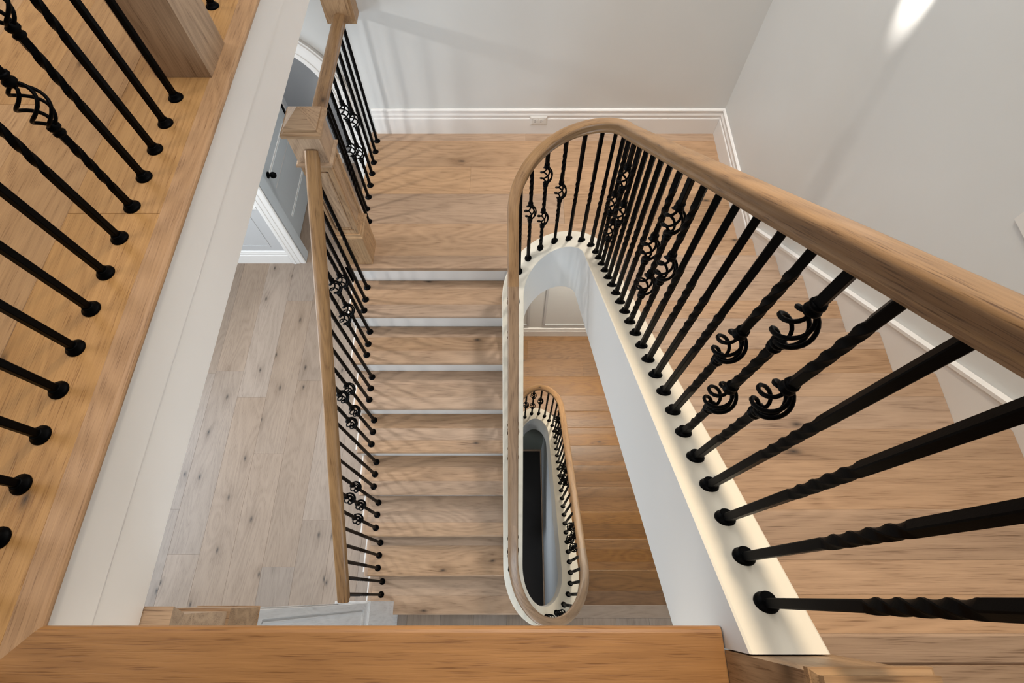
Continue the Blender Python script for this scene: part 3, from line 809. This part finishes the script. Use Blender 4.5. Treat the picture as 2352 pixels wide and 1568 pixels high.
# ------------------------------------------------------------------ trim on the walls
def base_prof():     # (out from the wall, height)
    return [(0, 0), (.018, 0), (.018, .128), (.016, .134), (.013, .137), (.013, .150), (.0155, .153), (.0155, .160), (.012, .172), (.010, .186), (.014, .190), (.014, .198), (.006, .206), (0, .206)]
def base_run(name, label, a, b_, inward, z, mat='white', scale=1.0):
    """straight baseboard from a to b (plan), profile pointing inward"""
    pr = base_prof(); iv = Vector((inward[0], inward[1], 0)); vs = []
    ends = []
    for p, mt in ((a, a[2]), (b_, b_[2])):
        ends.append((Vector((p[0], p[1], 0)), mt))
    dirv = (ends[1][0]-ends[0][0]).normalized()
    for k, (p, mt) in enumerate(ends):
        for d, h in pr:
            q = p+iv*d+dirv*(d*mt)
            vs.append((q.x, q.y, z+h*scale))
    n = len(pr)
    o = mk(name, vs, [tuple(range(n)), tuple(range(n, 2*n))[::-1]]+[(i, (i+1) % n, n+(i+1) % n, n+i) for i in range(n)], M[mat])
    bm = bmesh.new(); bm.from_mesh(o.data); bmesh.ops.recalc_face_normals(bm, faces=bm.faces); bm.to_mesh(o.data); bm.free()
    return struct(o, label, 'baseboard')
base_run('baseboard_far', 'tall moulded white baseboard along the far wall of the landing', (-.985, YW+.009, 0), (XW-.001, YW+.009, -1), (0, -1), ZM)
base_run('baseboard_right', 'tall moulded white baseboard on the right wall beside the landing', (XW-.0005, YW+.008, 1), (XW-.0005, 1.99, 0), (-1, 0), ZM)
base_run('baseboard_lower', 'white baseboard along the far wall of the lower landing', (-.98, YW+.009, 0), (XW-.001, YW+.009, -1), (0, -1), ZLL)
base_run('baseboard_hall', 'white baseboard along the far hall wall left of the arch', (-4.2, YW+.009, 0), (-2.232, YW+.009, 0), (0, -1), ZH)
base_run('baseboard_corridor', 'low white baseboard on the end wall of the room beyond the arch', (-2.24, 4.419, 0), (-.81, 4.419, 0), (0, -1), ZH, 'white', .65)
# arch casing
arch = empty_struct('trim_3', 'white arched door casing in the far wall behind the landing guard', (-1.66, YW, ZH), 'casing')
cp = [(-2.10, ZH+.001)]+[(-2.10, ZH+(ZH*-1-2.514)*0+(-2.514-ZH)*i/4) for i in range(1, 4)]
cp += [(-1.66+.44*math.cos(a), -2.514+.44*math.sin(a)) for a in [math.pi*(1-i/32) for i in range(33)]]
cp += [(-1.22, -2.514+(ZH+.001+2.514)*i/4) for i in range(1, 5)]
casp = [(-.004, 0), (-.004, .014), (.004, .020), (.030, .020), (.034, .016), (.050, .016), (.054, .021), (.088, .023), (.092, .028), (.112, .028), (.118, .022), (.128, .022), (.130, 0)]
def casing(name, path, prof, parent, y):
    n = len(prof); vs = []; fs = []
    Pp = [Vector((p[0], p[1])) for p in path]
    for i, p in enumerate(Pp):
        t = (Pp[min(i+1, len(Pp)-1)]-Pp[max(i-1, 0)]).normalized(); o_ = Vector((-t.y, t.x))
        for a, d in prof: q = p+o_*a; vs.append((q.x, y-d, q.y))
    for i in range(len(Pp)-1): fs += [(i*n+k, i*n+(k+1) % n, (i+1)*n+(k+1) % n, (i+1)*n+k) for k in range(n)]
    fs += [tuple(range(n)), tuple(range((len(Pp)-1)*n, len(Pp)*n))[::-1]]
    o = mk(name, vs, fs, M['white'], parent)
    bm = bmesh.new(); bm.from_mesh(o.data); bmesh.ops.recalc_face_normals(bm, faces=bm.faces); bm.to_mesh(o.data); bm.free()
    auto_smooth(o, 25); return o
casing('casing', cp, casp, arch, YW+.0095)
# jamb lining
jv = [(0, -.0005), (.0115, -.0005)]
vs = []; fs = []
Pp = [Vector(p) for p in cp]
for i, p in enumerate(Pp):
    t = (Pp[min(i+1, len(Pp)-1)]-Pp[max(i-1, 0)]).normalized(); o_ = Vector((-t.y, t.x))
    for a, y in ((-.004, YW+.005), (-.004, YW+.125), (.0, YW+.125), (.0, YW+.005)): q = p+o_*a; vs.append((q.x, y, q.y))
for i in range(len(Pp)-1): fs += [(i*4+k, i*4+(k+1) % 4, i*4+4+(k+1) % 4, i*4+4+k) for k in range(4)]
jm = mk('jamb', vs, fs, M['door'], arch)
# wainscot of the hall and of the lower landing: chair rail and picture-frame panels
def panel(parent, x0, x1, z0, z1, wd=.026):
    mb = MB(); y = YW+.009
    mb.prism([(x0, z0), (x1, z0), (x1-wd, z0+wd), (x0+wd, z0+wd)], y-.012, y, 'xz'); mb.prism([(x0+wd, z1-wd), (x1-wd, z1-wd), (x1, z1), (x0, z1)], y-.012, y, 'xz')
    mb.prism([(x0, z0), (x0+wd, z0+wd), (x0+wd, z1-wd), (x0, z1)], y-.012, y, 'xz'); mb.prism([(x1, z0), (x1, z1), (x1-wd, z1-wd), (x1-wd, z0+wd)], y-.012, y, 'xz')
    mb.out('panel_moulding', M['wain'], parent)
wn = empty_struct('trim_4', 'white panelled wainscot on the hall wall left of the arch', (-3.2, YW, ZH), 'wainscot')
MB().box(-4.2, -2.231, YW+.001, YW+.0095, ZH+.206, -3.62).out('wainscot_board', M['wain'], wn)
MB().box(-4.2, -2.231, YW-.016, YW+.0095, -3.62, -3.585, .004).out('chair_rail', M['white'], wn)
for a, c in ((-2.95, -2.345), (-3.7, -3.08)): panel(wn, a, c, -4.19, -3.72)
wl = empty_struct('trim_5', 'white wall panels beside the lower landing', (.2, YW, ZLL), 'wainscot')
for a, c in ((-.85, .218), (.387, 1.35)): panel(wl, a, c, ZLL+.27, ZLL+2.0)
# door in the room beyond the arch
do = thing('door_1', 'grey panelled door with black knob seen through the arch', 'door', (-2.235, 3.78, ZH)); do['kind'] = 'structure'
y0, y1 = 3.335, 4.225
MB().box(-2.25, -2.225, y0, y1, ZH+.008, ZH+2.05).out('leaf', M['door'], do)
f = MB()
for a, b_, c, d in ((y0, y0+.10, ZH+.008, ZH+2.05), (y1-.10, y1, ZH+.008, ZH+2.05), (y0+.1, y1-.1, ZH+.008, ZH+.235), (y0+.1, y1-.1, ZH+.66, ZH+.795), (y0+.1, y1-.1, ZH+1.93, ZH+2.05)):
    f.box(-2.225, -2.215, a, b_, c, d)
f.out('door_frame', M['door'], do)
for z0, z1 in ((ZH+.235, ZH+.66), (ZH+.795, ZH+1.93)):
    pm = MB(); x = -2.225
    pm.prism([(y0+.1, z0), (y1-.1, z0), (y1-.12, z0+.02), (y0+.12, z0+.02)], x, x+.006, 'yz'); pm.prism([(y0+.12, z1-.02), (y1-.12, z1-.02), (y1-.1, z1), (y0+.1, z1)], x, x+.006, 'yz')
    pm.out('panel_moulding', M['white'], do)
kn = MB(); kn.tube([(-2.215, 3.43, -3.62), (-2.19, 3.43, -3.62)], .009, 8)
o = kn.out('knob_stem', M['iron'], do)
kb = MB()
kb.lathe([(.004, -.03), (.02, -.026), (.028, -.012), (.03, 0), (.026, .014), (.016, .022), (.003, .025)], 14)
kb.v = [(-2.17+v[2]*-1, 3.43+v[0], -3.62+v[1]) for v in kb.v]
kb.out('knob', M['iron'], do, smooth=True)
rs = MB().lathe([(.031, 0), (.031, .006), (.02, .009)], 14); rs.v = [(-2.2155+v[2], 3.43+v[0], -3.62+v[1]) for v in rs.v]; rs.out('rose', M['iron'], do)
for z in (-3.58, -4.2, -2.7):
    MB().box(-2.219, -2.205, 4.215, 4.243, z-.05, z+.05, .002).out('hinge', M['iron'], do)
dc = MB(); dc.box(-2.25, -2.232, 4.2265, 4.31, ZH, ZH+2.14); dc.box(-2.232, -2.226, 4.245, 4.31, ZH, ZH+2.14)
o = dc.out('trim_6', M['white']); struct(o, 'white casing beside the grey door beyond the arch', 'casing')

# outlet in the far baseboard
ou = thing('wall_outlet', 'white double socket set sideways in the far baseboard', 'outlet', (.19, YW-.012, -2.683))
yb = YW+.009-.018
m_ = MB(); cxo, czo = .19, -2.672
vs = [(cxo+sx*.062, yb-.0002, czo+sz*.038) for sx, sz in ((-1, -1), (1, -1), (1, 1), (-1, 1))]+[(cxo+sx*.050, yb-.007, czo+sz*.026) for sx, sz in ((-1, -1), (1, -1), (1, 1), (-1, 1))]
m_.add(vs, [(0, 1, 2, 3), (4, 7, 6, 5)]+[(i, i+4, (i+1) % 4+4, (i+1) % 4) for i in range(4)])
m_.out('plate', M['plate'], ou)
for dx in (-.021, .021):
    s_ = MB().box(cxo+dx-.0165, cxo+dx+.0165, yb-.0095, yb-.007, czo-.0145, czo+.0145).out('socket', M['plate'], ou)
    q = MB()
    for a, b_ in ((-.006, -.006), (-.006, .006)): q.box(cxo+dx+a-.004, cxo+dx+a+.005, yb-.0102, yb-.0094, czo+b_-.0012, czo+b_+.0012)
    q.box(cxo+dx+.007, cxo+dx+.011, yb-.0102, yb-.0094, czo-.002, czo+.002)
    q.out('slots', M['dark'], s_)
# switch plate at the right edge of the frame
sw = thing('wall_switch', 'pale switch plate on the right wall at the frame edge', 'switch', (XW-.003, .93, -1.15))
MB().box(XW-.007, XW-.0003, .885, 1.0, -1.235, -1.12).out('plate', M['plate'], sw)
MB().box(XW-.010, XW-.007, .925, .96, -1.21, -1.145).out('rocker', M['plate'], sw)
# unseen swivel fixture, its form made up to carry the wall beam
wlamp = thing('wall_lamp', 'small unseen black swivel lamp above the frame, made up for the bright spot on the right wall', 'lamp', (XW-.01, 2.06, -.5))
bk = MB().lathe([(.05, 0), (.05, .012), (.02, .02)], 18); bk.v = [(XW-.0005-v[2], 2.06+v[0], -.5+v[1]) for v in bk.v]; bk.out('backplate', M['iron'], wlamp)
MB().tube([(XW-.015, 2.06, -.5), (1.30, 2.06, -.46), (1.165, 2.06, -.50)], .007, 8).out('arm', M['iron'], wlamp)
sh = MB().lathe([(.018, .055), (.036, .045), (.042, -.03), (.039, -.03), (.033, .04), (.008, .05)], 18)
q_ = Vector((1.487-1.18, 1.99-2.06, -1.07+.55)).to_track_quat('-Z', 'Y')
sh.v = [tuple(q_ @ Vector(v)+Vector((1.18, 2.06, -.55))) for v in sh.v]; sh.out('lamp_shade', M['iron'], wlamp)
